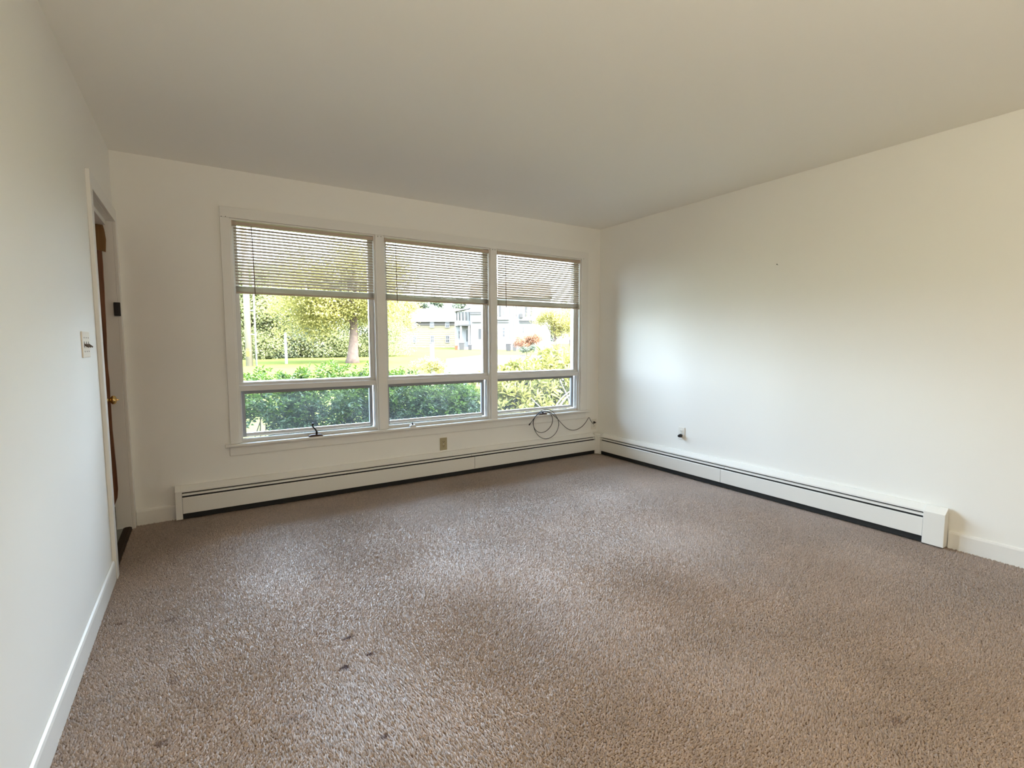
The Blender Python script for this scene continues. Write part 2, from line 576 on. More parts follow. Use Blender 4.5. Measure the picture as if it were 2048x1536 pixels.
bl = MB().prism([(XL + d, z) for d, z in base_prof(0, 1)], 'y', YR, 3.182).build('baseboard_left', M['trim'], bevel=0.003)
structure(bl, 'white baseboard along the left wall below the switch', 'baseboard')
bb = MB().prism([(YB - d, z) for d, z in base_prof(0, 1)], 'x', XL + 0.021, -0.196).build('baseboard_back', M['trim'], bevel=0.002)
structure(bb, 'short white baseboard between door casing and heater', 'baseboard')
br = MB().prism([(XR - d, z) for d, z in base_prof(0, 1)], 'y', YR, 1.013).build('baseboard_right', M['trim'], bevel=0.002)
structure(br, 'white baseboard on the right wall past the heater end', 'baseboard')

# ------------------------------------------------------------------ door in the left wall
door = structure(empty('door_1', (XL, 3.65, 0)), 'brown wooden entry door with brass knob set deep in the left wall', 'door')
MB().box(XL - 0.125, XL - 0.085, DY0 + 0.004, DY1 - 0.004, 0.05, DZ - 0.004).build('door_leaf', M['wood'], door, bevel=0.002)
MB().box(XL - 0.122, XL - 0.086, DY0 + 0.004, DY1 - 0.004, 0.006, 0.05).build('door_shoe', M['black'], door)
MB().box(XL - TL, XL, DY1, DY1 + 0.02, -0.012, DZ).build('door_jamb', M['trim'], door, bevel=0.0015)
MB().box(XL - TL, XL, DY0 - 0.02, DY0, -0.012, DZ).build('door_jamb', M['trim'], door, bevel=0.0015)
MB().box(XL - TL, XL, DY0 - 0.02, DY1 + 0.02, DZ, DZ + 0.02).build('head_jamb', M['trim'], door, bevel=0.0015)
MB().box(XL - 0.082, XL - 0.03, DY0, DY1 - 0.02, DZ - 0.03, DZ).build('door_stop', M['trim'], door, bevel=0.002)
prof = [(-.480, 1.955), (-.4745, 1.928), (-.469, 1.867), (-.474, 1.790)]
o = MB().prism(prof + [(-.50, 1.797), (-.535, 1.797), (-.535, 1.955)], 'y', DY1 - 0.02, DY1).build('stop_block', M['wood_top'], door)
o['label'] = 'golden brown wood block at the top of the door stop'
zs = [(-.493, 1.797), (-.492, 1.716), (-.4935, 1.63), (-.493, 1.575), (-.4955, 1.47), (-.4965, 1.36), (-.498, 1.27), (-.5025, 1.15), (-.503, 1.06), (-.4995, .99),
      (-.501, .87), (-.5015, .66), (-.4985, .53), (-.4955, .39), (-.4950, .27), (-.5005, .215), (-.513, .18), (-.522, .155)]
o = MB().prism(zs + [(-.5195, .155), (-.5195, 1.797)][::1], 'y', DY1 - 0.016, DY1).build('stop_strip', M['wood'], door)
o['label'] = 'bare brown wood strip with uneven edge on the far jamb'
MB().box(-0.535, -0.5160, DY1 - 0.012, DY1, 0.0, 0.155).build('dark_gap_block', M['black'], door)  # black block painted in for the dark gap below the strip
t = 0.018
MB().box(XL, XL + t, 3.186, DY0, -0.012, DZ + 0.08).build('casing', M['trim'], door, bevel=0.002)
MB().box(XL, XL + t, DY1, YB, -0.012, DZ + 0.08).build('casing', M['trim'], door, bevel=0.002)
MB().box(XL, XL + t, DY0, DY1, DZ, DZ + 0.08).build('head_casing', M['trim'], door, bevel=0.002)
kn = MB().lathe((XL - 0.085, 3.945, 0.862), (1, 0, 0), [(0, .030), (.004, .031), (.008, .026), (.010, .011), (.026, .011), (.030, .019), (.036, .026), (.044, .028), (.052, .025), (.058, .016), (.060, .006)])
o = kn.build('door_knob', M['brass'], door, smooth=True)
o['label'] = 'round polished brass door knob'
MB().lathe((XL - 0.026, 3.945, 0.862), (1, 0, 0), [(0, .005), (.006, .0045), (.012, .003)], 10).build('lock_button', M['brass'], o)
lk = MB().box(XL - 0.018, XL + 0.016, DY1 - 0.016, DY1, 1.392, 1.478)
o = lk.build('lock_keeper', M['dark_metal'], door, bevel=0.003)
o['label'] = 'small black metal lock keeper on the far casing'
MB().box(XL - 0.012, XL + 0.008, DY1 - 0.022, DY1 - 0.016, 1.428, 1.447).build('latch_slot', M['ext_grey'], o)
for z in (1.402, 1.468):
    MB().lathe((XL - 0.002, DY1 - 0.016, z), (0, -1, 0), [(0, .004), (.002, .003)], 10).build('screw', M['ext_grey'], o)
MB().prism([(XL - 0.046, -0.012), (XL - 0.046, 0.004), (XL - 0.036, 0.008), (XL - 0.012, 0.008), (XL - 0.002, 0.002), (XL - 0.002, -0.012)], 'y', DY0, DY1).build('threshold', M['thresh'], door)
MB().box(XL - TL, XL - 0.046, DY0, 3.66, -0.03, 0.002).build('floor_tile', M['tile'], door, bevel=0.002)
MB().box(XL - TL, XL - 0.046, 3.664, DY1, -0.03, 0.002).build('floor_tile', M['tile'], door, bevel=0.002)

# ------------------------------------------------------------------ window casing
trim = structure(empty('trim_1', (1.83, YB, 0.40)), 'white painted casing stool and apron around the triple window', 'window trim')
ct = 0.018
CX0, CX1, CZ1 = 0.155, 3.547, 2.178
MB().box(CX0, CX1, YB - ct - 0.002, YB, WZ1, CZ1).build('head_casing', M['trim'], trim, bevel=0.002)
MB().box(CX0, WX0, YB - ct, YB, WZ0, WZ1).build('side_casing', M['trim'], trim, bevel=0.002)
MB().box(WX1, CX1, YB - ct, YB, WZ0, WZ1).build('side_casing', M['trim'], trim, bevel=0.002)
MULL = ((1.252, 1.320), (2.341, 2.410))
for a, c_ in MULL:
    MB().box(a, c_, YB - ct, YB + 0.13, WZ0, WZ1).build('mullion', M['trim'], trim, bevel=0.002)
st = MB().prism([(YB + 0.03, WZ0 - 0.022), (YB - 0.040, WZ0 - 0.022), (YB - 0.046, WZ0 - 0.014), (YB - 0.046, WZ0 - 0.006), (YB - 0.041, WZ0), (YB + 0.03, WZ0)], 'x', 0.121, 3.566)
st.build('stool', M['trim'], trim, bevel=0.0015)
MB().box(0.148, 3.535, YB - 0.015, YB, 0.398, WZ0 - 0.022).build('apron', M['trim'], trim, bevel=0.003)
for x, z in ((0.166, 2.105), (0.192, 2.107), (1.274, 2.092), (1.300, 2.092), (2.363, 2.092), (2.389, 2.092), (3.48, 2.104)):
    MB().lathe((x, YB - ct - 0.0015, z), (0, -1, 0), [(0, .0036), (.0012, .0028)], 10).build('screw_hole', M['hole'], trim)

# ------------------------------------------------------------------ three windows
BAYS = ((WX0, 1.252), (1.320, 2.341), (2.410, WX1))
BAYNAME = ('left', 'middle', 'right')


def ring(mb, x0, x1, z0, z1, w, d0, d1, wt=None, wb=None):
    wt = w if wt is None else wt
    wb = w if wb is None else wb
    mb.box(x0, x0 + w, YB + d0, YB + d1, z0, z1).box(x1 - w, x1, YB + d0, YB + d1, z0, z1)
    if wt: mb.box(x0 + w, x1 - w, YB + d0, YB + d1, z1 - wt, z1)
    if wb: mb.box(x0 + w, x1 - w, YB + d0, YB + d1, z0, z0 + wb)
    return mb


def crank(win, x, kind):
    z = WZ0
    if kind == 1:                                     # broken white operator, dark stub
        bm = MB().prism([(x - .030, z + .0005), (x + .030, z + .0005), (x + .024, z + .018), (x - .020, z + .018)], 'y', YB - 0.030, YB + 0.008)
        o = bm.build('window_operator', M['alu'], win, bevel=0.004)
        o['label'] = 'white window operator with its crank missing'
        MB().tube([(x - .002, YB - .014, z + .012), (x - .001, YB - .024, z + .026), (x - .010, YB - .026, z + .036)], .006, 10).build('crank_stub', M['dark_metal'], o, smooth=True)
        return
    bm = MB().prism([(x - .056, z + .0005), (x + .050, z + .0005), (x + .050, z + .008), (x + .030, z + .015), (x - .038, z + .015), (x - .056, z + .007)], 'y', YB - 0.034, YB + 0.008)
    o = bm.build('window_operator', M['brown_metal'], win, bevel=0.004)
    o['label'] = 'dark brown metal window crank operator on the stool'
    if kind == 0:
        pts = [(x + .004, YB - .016, z + .010), (x + .004, YB - .026, z + .032), (x + .000, YB - .030, z + .046), (x - .014, YB - .034, z + .066), (x - .025, YB - .036, z + .082), (x - .024, YB - .037, z + .098)]
        MB().tube(spline(pts, 5), [.0085] * 8 + [.0062] * 18, 10).build('crank_handle', M['dark_metal'], o, smooth=True)
        MB().lathe((x - .024, YB - .037, z + .094), (0, -.1, 1), [(0, .006), (.004, .0085), (.012, .0085), (.016, .005)], 12).build('crank_knob', M['dark_metal'], o, smooth=True)
    else:
        pts = [(x + .002, YB - .016, z + .010), (x + .002, YB - .030, z + .022), (x - .012, YB - .038, z + .027), (x - .040, YB - .040, z + .024)]
        MB().tube(spline(pts, 5), .006, 10).build('crank_handle', M['dark_metal'], o, smooth=True)


WCX = (0.742, 1.545, 2.945)
for i, (x0, x1) in enumerate(BAYS):
    win = structure(empty('window_%d' % (i + 1), ((x0 + x1) / 2, YB, WZ0)),
                    '%s bay of the triple window with fixed upper pane and awning sash below' % BAYNAME[i], 'window')
    f = MB()
    f.box(x0, x0 + .012, YB - .002, YB + .15, WZ0 + .001, WZ1).box(x1 - .012, x1, YB - .002, YB + .15, WZ0 + .001, WZ1)
    f.box(x0 + .012, x1 - .012, YB - .002, YB + .15, WZ1 - .012, WZ1)
    f.prism([(YB + .03, WZ0), (YB + .03, WZ0 + .012), (YB + .10, WZ0 + .010), (YB + .19, WZ0 - .012), (YB + .19, WZ0 - .03), (YB + .03, WZ0 - .02)], 'x', x0 + .0, x1 - .0)
    f.build('window_frame', M['trim'], win, bevel=0.0015)
    us = ring(MB(), x0 + .012, x1 - .012, .925, WZ1 - .012, .022, .045, .085, wt=.004, wb=0)
    ring(us, x0 + .034, x1 - .034, .925, WZ1 - .016, .012, .055, .085, wt=.004, wb=0)
    us.build('upper_sash', M['alu'], win, bevel=0.0015)
    MB().prism([(YB + .085, .866), (YB + .012, .866), (YB + .012, .906), (YB + .030, .912), (YB + .040, .930), (YB + .085, .936)], 'x', x0 + .012, x1 - .012).build('meeting_rail', M['alu'], win, bevel=0.002)
    MB().box(x0 + .040, x1 - .040, YB + .068, YB + .072, .930, WZ1 - .018).build('upper_pane', M['glass'], win)
    ls = ring(MB(), x0 + .012, x1 - .012, WZ0 + .012, .866, .012, .02, .06, wt=0, wb=.014)
    ls.build('lower_frame', M['alu'], win, bevel=0.0015)
    sa = ring(MB(), x0 + .026, x1 - .026, WZ0 + .028, .862, .025, .075, .11, wt=.024, wb=0)
    o = sa.build('awning_sash', M['sash'], win, bevel=0.0015)
    o['label'] = 'dark grey metal awning sash'
    rl = MB().prism([(YB + .110, WZ0 + .028), (YB + .072, WZ0 + .028), (YB + .072, WZ0 + .040), (YB + .088, WZ0 + .056), (YB + .110, WZ0 + .056)], 'x', x0 + .051, x1 - .051).build('sash_bottom_rail', M['alu'], win, bevel=0.001)  # sky light on this rail is put in as a paler metal
    rl['label'] = 'awning sash bottom rail with sky light painted into its pale colour'
    MB().box(x0 + .044, x1 - .044, YB + .090, YB + .094, WZ0 + .050, .842).build('lower_pane', M['glass_d'], win)
    crank(win, WCX[i], i)

# ------------------------------------------------------------------ mini blinds
def slat_mesh(L):
    n, wd, th, sag = 5, 0.0255, 0.0005, 0.0022
    prof = []
    for k in range(n):
        u = -1 + 2 * k / (n - 1)
        prof.append((u * wd / 2, sag * (1 - u * u)))
    pr = prof + [(u, z - th) for u, z in prof[::-1]]
    mb = MB().prism(pr, 'x', -L / 2, L / 2)
    me = bpy.data.meshes.new('slat')
    me.from_pydata(mb.v, [], mb.f)
    me.materials.append(M['slat'])
    me.update()
    return me


BLAB = ('white mini blind drawn halfway up in the left window bay', 'white mini blind drawn halfway up in the middle window bay', 'white mini blind drawn halfway up in the right window bay')
for i, (x0, x1) in enumerate(BAYS):
    xa, xb = x0 + .023, x1 - .017
    xc = (xa + xb) / 2
    yb = YB + 0.014
    bl = empty('mini_blind', (xc, yb, 1.575), BLAB[i], 'blind', 'mini blinds in the triple window')
    MB().box(xa - .004, xb + .004, yb - .019, yb + .013, 2.058, 2.086).build('headrail', M['rail'], bl, bevel=0.002)
    for xx in (x0 + .0125, x1 - .0205):
        MB().box(xx, xx + .008, yb - .022, yb + .014, 2.056, 2.0905).build('bracket', M['rail'], bl, bevel=0.001)
    me = slat_mesh(xb - xa)
    ztop, zbot, ns = 2.040, 1.650, 19
    for k in range(ns):
        s = link_mesh('slat', me, None, bl)
        s.location = (0, rnd.uniform(-.0006, .0006), ztop + (zbot - ztop) * k / (ns - 1) - 1.575)
        s.rotation_euler = (math.radians(47 + rnd.uniform(-1.5, 1.5)), 0, rnd.uniform(-.0005, .0005))
    for k in range(11):
        s = link_mesh('slat', me, None, bl)
        s.location = (rnd.uniform(-.001, .001), rnd.uniform(-.0008, .0008), 1.593 + .0036 * k - 1.575)
        s.rotation_euler = (math.radians(rnd.uniform(-2, 3)), 0, 0)
    MB().prism([(yb - .0125, 1.577), (yb + .0125, 1.577), (yb + .0125, 1.587), (yb + .006, 1.591), (yb - .006, 1.591), (yb - .0125, 1.587)], 'x', xa, xb).build('bottom_rail', M['rail'], bl, bevel=0.001)
    wx = (0.352, 1.425, 2.510)[i]
    MB().tube([(wx, yb - .022, 2.058), (wx + .003, yb - .024, 1.9), (wx + .006, yb - .025, 1.56)], .0033, 8).build('tilt_wand', M['wand'], bl, smooth=True)
    for xx in (xa + .17, xb - .17):
        for dy in (-.0125, .0125):
            MB().box(xx - .0007, xx + .0007, yb + dy - .0006, yb + dy + .0006, 1.59, 2.061).build('ladder_cord', M['rail'], bl)

# ------------------------------------------------------------------ baseboard heaters
def heater_parts(h, P, a0, a1, joints, cap_end, cap_len):
    """P(poly, a, b) returns an MB with the section (distance from wall, height) run from a to b along the wall"""
    P([(0.0, 0.0), (.010, 0.0), (.010, .227), (0.0, .227)], a0, a1).build('back_plate', M['heater'], h)
    P([(.0102, .217), (.0102, .227), (.022, .226), (.056, .197), (.057, .187), (.054, .187), (.053, .194), (.021, .2185)], a0, a1).build('hood', M['heater'], h)
    P([(.0102, .036), (.040, .036), (.044, .174), (.0102, .178)], a0, a1).build('heating_element', M['fin'], h)
    P([(.0102, 0.0), (.052, 0.0), (.052, .034), (.0102, .034)], a0, a1).build('toe_shade_block', M['black'], h)  # solid black block painted in for the shaded gap at the bottom
    es = [a0] + list(joints) + [a1]
    for k in range(len(es) - 1):
        g = .0016
        P([(.058, .037), (.0665, .040), (.0665, .148), (.0640, .152), (.056, .152), (.056, .1495), (.0625, .1495), (.0635, .147), (.0635, .043), (.058, .040)], es[k] + g, es[k + 1] - g).build('front_panel', M['heater'], h)
        j = 0.03 if k else 0.0
        P([(.046, .178), (.0605, .1755), (.0625, .165), (.0605, .164), (.058, .173), (.046, .1755)], es[k] + g - j, es[k + 1] - g - 0.03 - (0.001 if k < len(es) - 2 else -0.03)).build('damper', M['heater'], h)
    for c0, c1 in cap_end:
        P([(.0105, 0.0), (.068, 0.0), (.0685, .160), (.0690, .198), (.0600, .203), (.024, .231), (.0105, .231)], c0, c1).build('end_cap', M['heater'], h, bevel=0.0015)


hb = empty('baseboard_heater', (1.7, YB, 0), 'white baseboard heater along the wall under the triple window', 'heater', 'hydronic baseboard heaters')
heater_parts(hb, lambda poly, a, b_: MB().prism([(YB - d, z) for d, z in poly], 'x', a, b_), -0.154, 3.629, [2.130], [(-0.194, -0.154)], 0)
cv = MB().prism([(3.6295, YB - .0005), (3.6295, YB - .069), (3.638, YB - .073), (3.652, YB - .103), (3.656, YB - .116), (XR - .0005, YB - .116), (XR - .0005, YB - .0005)], 'z', 0, .199)
cv.build('corner_cover', M['heater'], hb, bevel=0.002)
MB().prism([(3.640, YB - .0115), (3.640, YB - .05), (3.675, YB - .09), (XR - .0115, YB - .09), (XR - .0115, YB - .0115)], 'z', .1995, .222).build('corner_hood', M['heater'], hb, bevel=0.004)
hr = empty('baseboard_heater', (XR, 2.5, 0), 'white baseboard heater running along the bare right wall', 'heater', 'hydronic baseboard heaters')
heater_parts(hr, lambda poly, a, b_: MB().prism([(XR - d, z) for d, z in poly], 'y', a, b_), 1.120, YB - .1165, [2.497], [(1.016, 1.120)], 0)

# ------------------------------------------------------------------ outlets, switch, nail
def outlet(name, label, P, u, z, m, gang_slots=True):
    """P(mb, u0,u1,d0,d1,z0,z1) adds a box: u along the wall, d off the wall"""
    base = P(None, u, u, 0, 0, z, z)
    e = empty(name, base, label, 'outlet')
    mb = MB(); P(mb, u - .035, u + .035, 0.0002, .005, z - .0575, z + .0575)
    mb.build('cover_plate', m, e, bevel=0.002)
    for dz in (.0195, -.0195):
        mb = MB(); P(mb, u - .0165, u + .0165, .005, .0075, z + dz - .014, z + dz + .014)
        r = mb.build('receptacle', m, e, bevel=0.004)
        for du in (-.0065, .0065):
            mb = MB(); P(mb, u + du - .0015, u + du + .0015, .0074, .0079, z + dz - .002, z + dz + .008)
            mb.build('slot', M['slot'], r)
        mb = MB(); P(mb, u - .0025, u + .0025, .0074, .0079, z + dz - .010, z + dz - .005)
        mb.build('ground_hole', M['slot'], r)
    mb = MB(); P(mb, u - .003, u + .003, .005, .0062, z - .003, z + .003)
    mb.build('screw', M['alu'], e, bevel=0.001)
    return e


def P_back(mb, u0, u1, d0, d1, z0, z1):
    if mb is None: return (u0, YB, z0)
    mb.box(u0, u1, YB - d1, YB - d0, z0, z1)


def P_right(mb, u0, u1, d0, d1, z0, z1):
    if mb is None: return (XR, u0, z0)
    mb.box(XR - d1, XR - d0, u0, u1, z0, z1)


outlet('wall_outlet', 'tan duplex outlet on the wall below the middle window', P_back, 1.842, 0.297, M['plate_tan'])
outlet('wall_outlet', 'white duplex outlet beside the corner with the cable plugged in', P_back, 3.662, 0.316, M['plate_white'])
outlet('wall_outlet', 'off white duplex outlet on the right wall holding a black plug', P_right, 2.953, 0.381, M['plate_white'])
pg = empty('plug_adapter', (XR - .008, 2.953, .361), 'small black plug in the lower socket of the right wall outlet', 'plug')
MB().lathe((XR - .0082, 2.953, .361), (-1, 0, 0), [(0, .015), (.004, .017), (.020, .016), (.028, .012)], 16).build('plug_body', M['cable'], pg, smooth=True)
MB().lathe((XR - .0362, 2.953, .361), (-1, 0, 0), [(0, .011), (.008, .0105), (.010, .008)], 16).build('plug_cap', M['dark_metal'], pg, smooth=True)

sw = empty('light_switch', (XL, 2.882, 1.21), 'ivory three gang switch plate with brown toggles beside the door', 'light switch')
MB().prism([(XL + .0002, 2.800), (XL + .0002, 2.964), (XL + .006, 2.961), (XL + .006, 2.803)], 'z', 1.153, 1.268).build('cover_plate', M['plate_ivory'], sw, bevel=0.002)
for k in range(3):
    yy = 2.882 + (k - 1) * .046
    o = MB().box(XL + .0055, XL + .0066, yy - .005, yy + .005, 1.198, 1.224).build('toggle_slot', M['slot'], sw)
    MB().prism([(XL + .0066, 1.216), (XL + .0066, 1.206), (XL + .020, 1.196), (XL + .022, 1.202)], 'y', yy - .004, yy + .004).build('toggle', M['toggle'], sw, bevel=0.001)
    for z in (1.241, 1.180):
        MB().lathe((XL + .006, yy, z), (1, 0, 0), [(0, .0032), (.001, .0026)], 10).build('screw', M['slot'], sw)

nl = MB().lathe((XR - .0002, 2.115, 1.800), (-1, 0, .25), [(0, .0012), (.016, .0012), (.0161, .004), (.018, .003)], 10).build('picture_nail', M['ext_grey'], origin=(XR, 2.115, 1.8))
tag(nl, 'single small nail left in the bare right wall', 'nail')

# ------------------------------------------------------------------ black cable hanging over the crank
def bpoint(px, py, d):
    """point on the plane d in front of the window wall that the photograph shows at px, py"""
    v = fw * 1 + r2 * ((px - 1024) / F_PX) - u2 * ((py - 768) / F_PX)
    tt = (YB - d) / v.y
    return Vector((v.x * tt, YB - d, CAM_H + v.z * tt))


cb = empty('power_cable', bpoint(1087, 826, .06), 'thin black cable coiled over the right window crank and plugged into the corner outlet', 'cable')
cpx = [(475, 372, .062), (520, 312, .062), (562, 258, .064), (615, 212, .066), (680, 186, .067), (745, 188, .068), (800, 222, .068), (828, 290, .066), (820, 370, .064), (772, 450, .062), (706, 500, .060), (640, 514, .058), (580, 492, .057),
       (535, 430, .056), (521, 350, .057), (545, 278, .060), (598, 214, .064), (662, 168, .070), (740, 147, .074), (812, 170, .076), (870, 232, .076), (910, 302, .074), (927, 375, .070), (912, 450, .066), (872, 528, .062), (800, 590, .058),
       (712, 612, .055), (622, 576, .052), (562, 502, .051), (531, 420, .051), (526, 340, .053), (562, 256, .058), (640, 192, .062), (720, 180, .063), (800, 204, .060), (872, 264, .056), (940, 335, .050), (1002, 402, .042), (1070, 455, .034), (1142, 475, .028),
       (1212, 464, .024), (1292, 418, .022), (1350, 352, .022), (1388, 292, .024), (1404, 276, .026), (1420, 306, .028), (1442, 347, .030), (1476, 382, .028)]
pts = [bpoint(1000 + a / 7.877, 800 + b_ / 7.877, d) for a, b_, d in cpx]
MB().tube(spline(pts, 5), .0030, 8).build('cord', M['cable'], cb, smooth=True)
e0 = pts[0]
dd = (pts[0] - pts[1]).normalized()
MB().lathe(e0 - dd * .004, dd, [(0, .004), (.004, .0062), (.022, .0065), (.024, .0045)], 10).build('connector', M['dark_metal'], cb, smooth=True)
pe = Vector((3.662, YB - .0082, .3365))
MB().lathe(pe, (-.25, -1, 0.05), [(0, .013), (.006, .013), (.016, .009), (.026, .005)], 12).build('plug', M['cable'], cb, smooth=True)
MB().lathe(pe + Vector((0, -.004, 0)), (1, -.25, -.1), [(0, .007), (.012, .006), (.022, .003)], 10).build('plug_grip', M['cable'], cb, smooth=True)

# ================================================================== outside
def gz(y):
    """ground height at distance y from the viewer"""
    return float(np.interp(y, [-30, 5.5, 9, 18, 28, 40, 70, 100, 170], [-.62, -.62, -.55, -.22, .10, .22, .46, .60, 1.2]))


HD = Vector((math.sin(YAW), math.cos(YAW), 0))          # horizontal view direction and its right
HR_ = Vector((math.cos(YAW), -math.sin(YAW), 0))


def site(px, s, z=None):
    """a spot on the grounds: s metres ahead along the street axis, sideways so many metres"""
    q = HD * s + HR_ * ((px - 1024) / F_PX * s)
    return Vector((q.x, q.y, gz(q.y) if z is None else z))


# lawn
nx, ny = 60, 90
gxs = np.linspace(-70, 150, nx)
gys = np.concatenate([np.linspace(YB + T - .02, 30, 45), np.linspace(32, 175, 45)])
vs = [(x, y, gz(y) + .03 * math.sin(x * .31) * math.sin(y * .23)) for y in gys for x in gxs]
fs = [(j * nx + i, j * nx + i + 1, (j + 1) * nx + i + 1, (j + 1) * nx + i) for j in range(ny - 1) for i in range(nx - 1)]
g = MB().add(vs, fs).build('lawn', M['lawn'], smooth=True)
structure(g, 'sunny green lawn sloping up beyond the window', 'lawn')
# bed of dry leaves along the house front
vs, fs = [], []
for j in range(9):
    for i in range(30):
        y = YB + T + .01 + j * .42
        x = -4 + i * .45
        vs.append((x, y + .06 * math.sin(x * 3), gz(y) + .085 + .012 * math.sin(x * 7 + y * 9)))
for j in range(8):
    for i in range(29):
        fs.append((j * 30 + i, j * 30 + i + 1, (j + 1) * 30 + i + 1, (j + 1) * 30 + i))
structure(MB().add(vs, fs).build('planting_bed', M['litter'], smooth=True), 'bed of dry leaves under the hedge by the window', 'planting bed')
# driveway
rp_ = [(884, 15.5), (1240, 15.5), (1240, 39), (1040, 44), (966, 41), (893, 33)]
quad = [site(px, s) for px, s in rp_]
md = MB()
N_ = 14
Lf = [site(884, 15.5), site(888, 24), site(893, 33), site(966, 41.5)]
Rf = [site(1240, 15.5), site(1240, 24), site(1240, 33), site(1240, 41.5)]
vs, fs = [], []
for a, c_ in zip(Lf, Rf):
    for k in range(N_):
        q = a.lerp(c_, k / (N_ - 1))
        vs.append((q.x, q.y, gz(q.y) + .075))
for j in range(3):
    for k in range(N_ - 1):
        fs.append((j * N_ + k, j * N_ + k + 1, (j + 1) * N_ + k + 1, (j + 1) * N_ + k))
structure(md.add(vs, fs).build('driveway', M['road']), 'pale sunlit driveway beyond the right half of the window', 'driveway')


# ------------------------------------------------------------------ leaves
def leaves(name, pos, dirs, length, width, material, parent, fold=0.25, wide=True, kind='stuff'):
    """pos, dirs: (n,3) arrays; builds small folded leaves in one mesh, in the parent's coordinates"""
    n = len(pos)
    d = dirs / (np.linalg.norm(dirs, axis=1, keepdims=True) + 1e-9)
    rv = NR.normal(size=(n, 3))
    rv[:, 2] *= 0.4
    side = np.cross(d, rv * 0.5 + np.array([0, 0, 1.0]))
    side /= (np.linalg.norm(side, axis=1, keepdims=True) + 1e-9)
    nor = np.cross(side, d)
    L = (length * (0.7 + 0.6 * NR.random(n)))[:, None]
    W = (width * (0.7 + 0.6 * NR.random(n)))[:, None]
    tip = pos + d * L - nor * L * .12
    if wide:
        V = np.stack([pos, pos + d * L * .35 + side * W * .5 + nor * W * fold, pos + d * L * .72 + side * W * .38 + nor * W * fold * .6, tip,
                      pos + d * L * .72 - side * W * .38 + nor * W * fold * .6, pos + d * L * .35 - side * W * .5 + nor * W * fold], 1)
        base = np.array([[0, 1, 2, 3], [0, 3, 4, 5]])
        nv = 6
    else:
        V = np.stack([pos, pos + d * L * .5 + side * W * .5 + nor * W * fold, tip, pos + d * L * .5 - side * W * .5 + nor * W * fold], 1)
        base = np.array([[0, 1, 2], [0, 2, 3]])
        nv = 4
    F = np.arange(n)[:, None, None] * nv + base[None]
    k = base.shape[1]
    me = bpy.data.meshes.new(name)
    me.vertices.add(n * nv)
    me.vertices.foreach_set('co', V.astype(np.float32).ravel())
    me.loops.add(F.size)
    me.loops.foreach_set('vertex_index', F.ravel().astype(np.int32))
    me.polygons.add(n * 2)
    me.polygons.foreach_set('loop_start', np.arange(0, F.size, k, dtype=np.int32))
    me.update(calc_edges=True)
    o = link_mesh(name, me, material, parent)
    if kind: o['kind'] = kind
    return o


def whorls(cent, out, per, spread):
    """leaf positions and directions for shoots ending at cent, pointing along out"""
    n = len(cent)
    o = out / (np.linalg.norm(out, axis=1, keepdims=True) + 1e-9)
    a = np.cross(o, np.array([0.3, 0.2, 1.0]))
    a /= (np.linalg.norm(a, axis=1, keepdims=True) + 1e-9)
    b_ = np.cross(o, a)
    ps, ds = [], []
    for k in range(per):
        t = k * 2.4 + NR.random(n) * .9
        q = a * np.cos(t)[:, None] + b_ * np.sin(t)[:, None]
        el = (0.25 + 0.75 * k / per + NR.normal(0, .12, n))[:, None]
        ps.append(cent - o * (0.045 * (1 - k / per)) + q * .004)
        ds.append(q * spread + o * el)
    return np.concatenate(ps), np.concatenate(ds)


def sites_in_blob(n, blobs, shell=0.55):
    """random points in a union of ellipsoids (centre, radii), biased to the outside; returns points and outward directions"""
    vol = np.array([r[0] * r[1] * r[2] for _, r in blobs])
    pick = NR.choice(len(blobs), n, p=vol / vol.sum())
    C_ = np.array([c for c, _ in blobs], float)[pick]
    R_ = np.array([r for _, r in blobs], float)[pick]
    u = NR.normal(size=(n, 3))
    u /= np.linalg.norm(u, axis=1, keepdims=True)
    rad = shell + (1 - shell) * NR.random(n) ** .6
    return C_ + u * R_ * rad[:, None], u


def shrub(name, label, base, blobs, shoots, per, L, W, m_in, m_tip, top_min, stems, group=None, stem_mat='bark', stem_r=.011, clear=None):
    """blobs in world coordinates"""
    e = empty(name, base, label, 'shrub', group)
    B0 = np.array(base)
    p, u = sites_in_blob(shoots, blobs)
    ok = p[:, 2] > B0[2] + .12
    ok &= p[:, 1] > YB + T + .22
    if clear is not None: ok &= ~clear(p)
    p, u = p[ok], u[ok]
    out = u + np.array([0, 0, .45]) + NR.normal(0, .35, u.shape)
    top = u[:, 2] + NR.normal(0, .25, len(u)) > top_min
    for sel, nm, mm in ((~top, 'foliage', m_in), (top, 'top_leaves', m_tip)):
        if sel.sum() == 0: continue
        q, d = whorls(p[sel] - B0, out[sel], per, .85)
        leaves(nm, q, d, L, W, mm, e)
    mb = MB()
    for k in range(stems):
        c_, r = blobs[k % len(blobs)]
        t_ = Vector((c_[0] + rnd.uniform(-.8, .8) * r[0], c_[1] + rnd.uniform(-.7, .7) * r[1], c_[2] + rnd.uniform(.1, .75) * r[2]))
        b_ = Vector((c_[0] + rnd.uniform(-.25, .25), c_[1] + rnd.uniform(-.15, .15), base[2] - .02))
        mid = b_.lerp(t_, .5) + Vector((rnd.uniform(-.08, .08), rnd.uniform(-.08, .08), .08))
        P_ = spline([b_, mid, t_], 4)
        mb.tube(P_, [stem_r * (1 - .7 * i / (len(P_) - 1)) for i in range(len(P_))], 6)
    mb.build('stems', M[stem_mat], e)
    return e


# hedges right outside the window
HY = YB + 1.45
gb = gz(HY)


def hole(p):
    """thin spots where the sunlit bed shows through"""
    return ((((p[:, 0] - .42) / .17) ** 2 + ((p[:, 2] - .30) / .20) ** 2 < 1) & (p[:, 2] < .5)) | ((p[:, 0] < .62) & (p[:, 2] < .12) & (NR.random(len(p)) < .75))


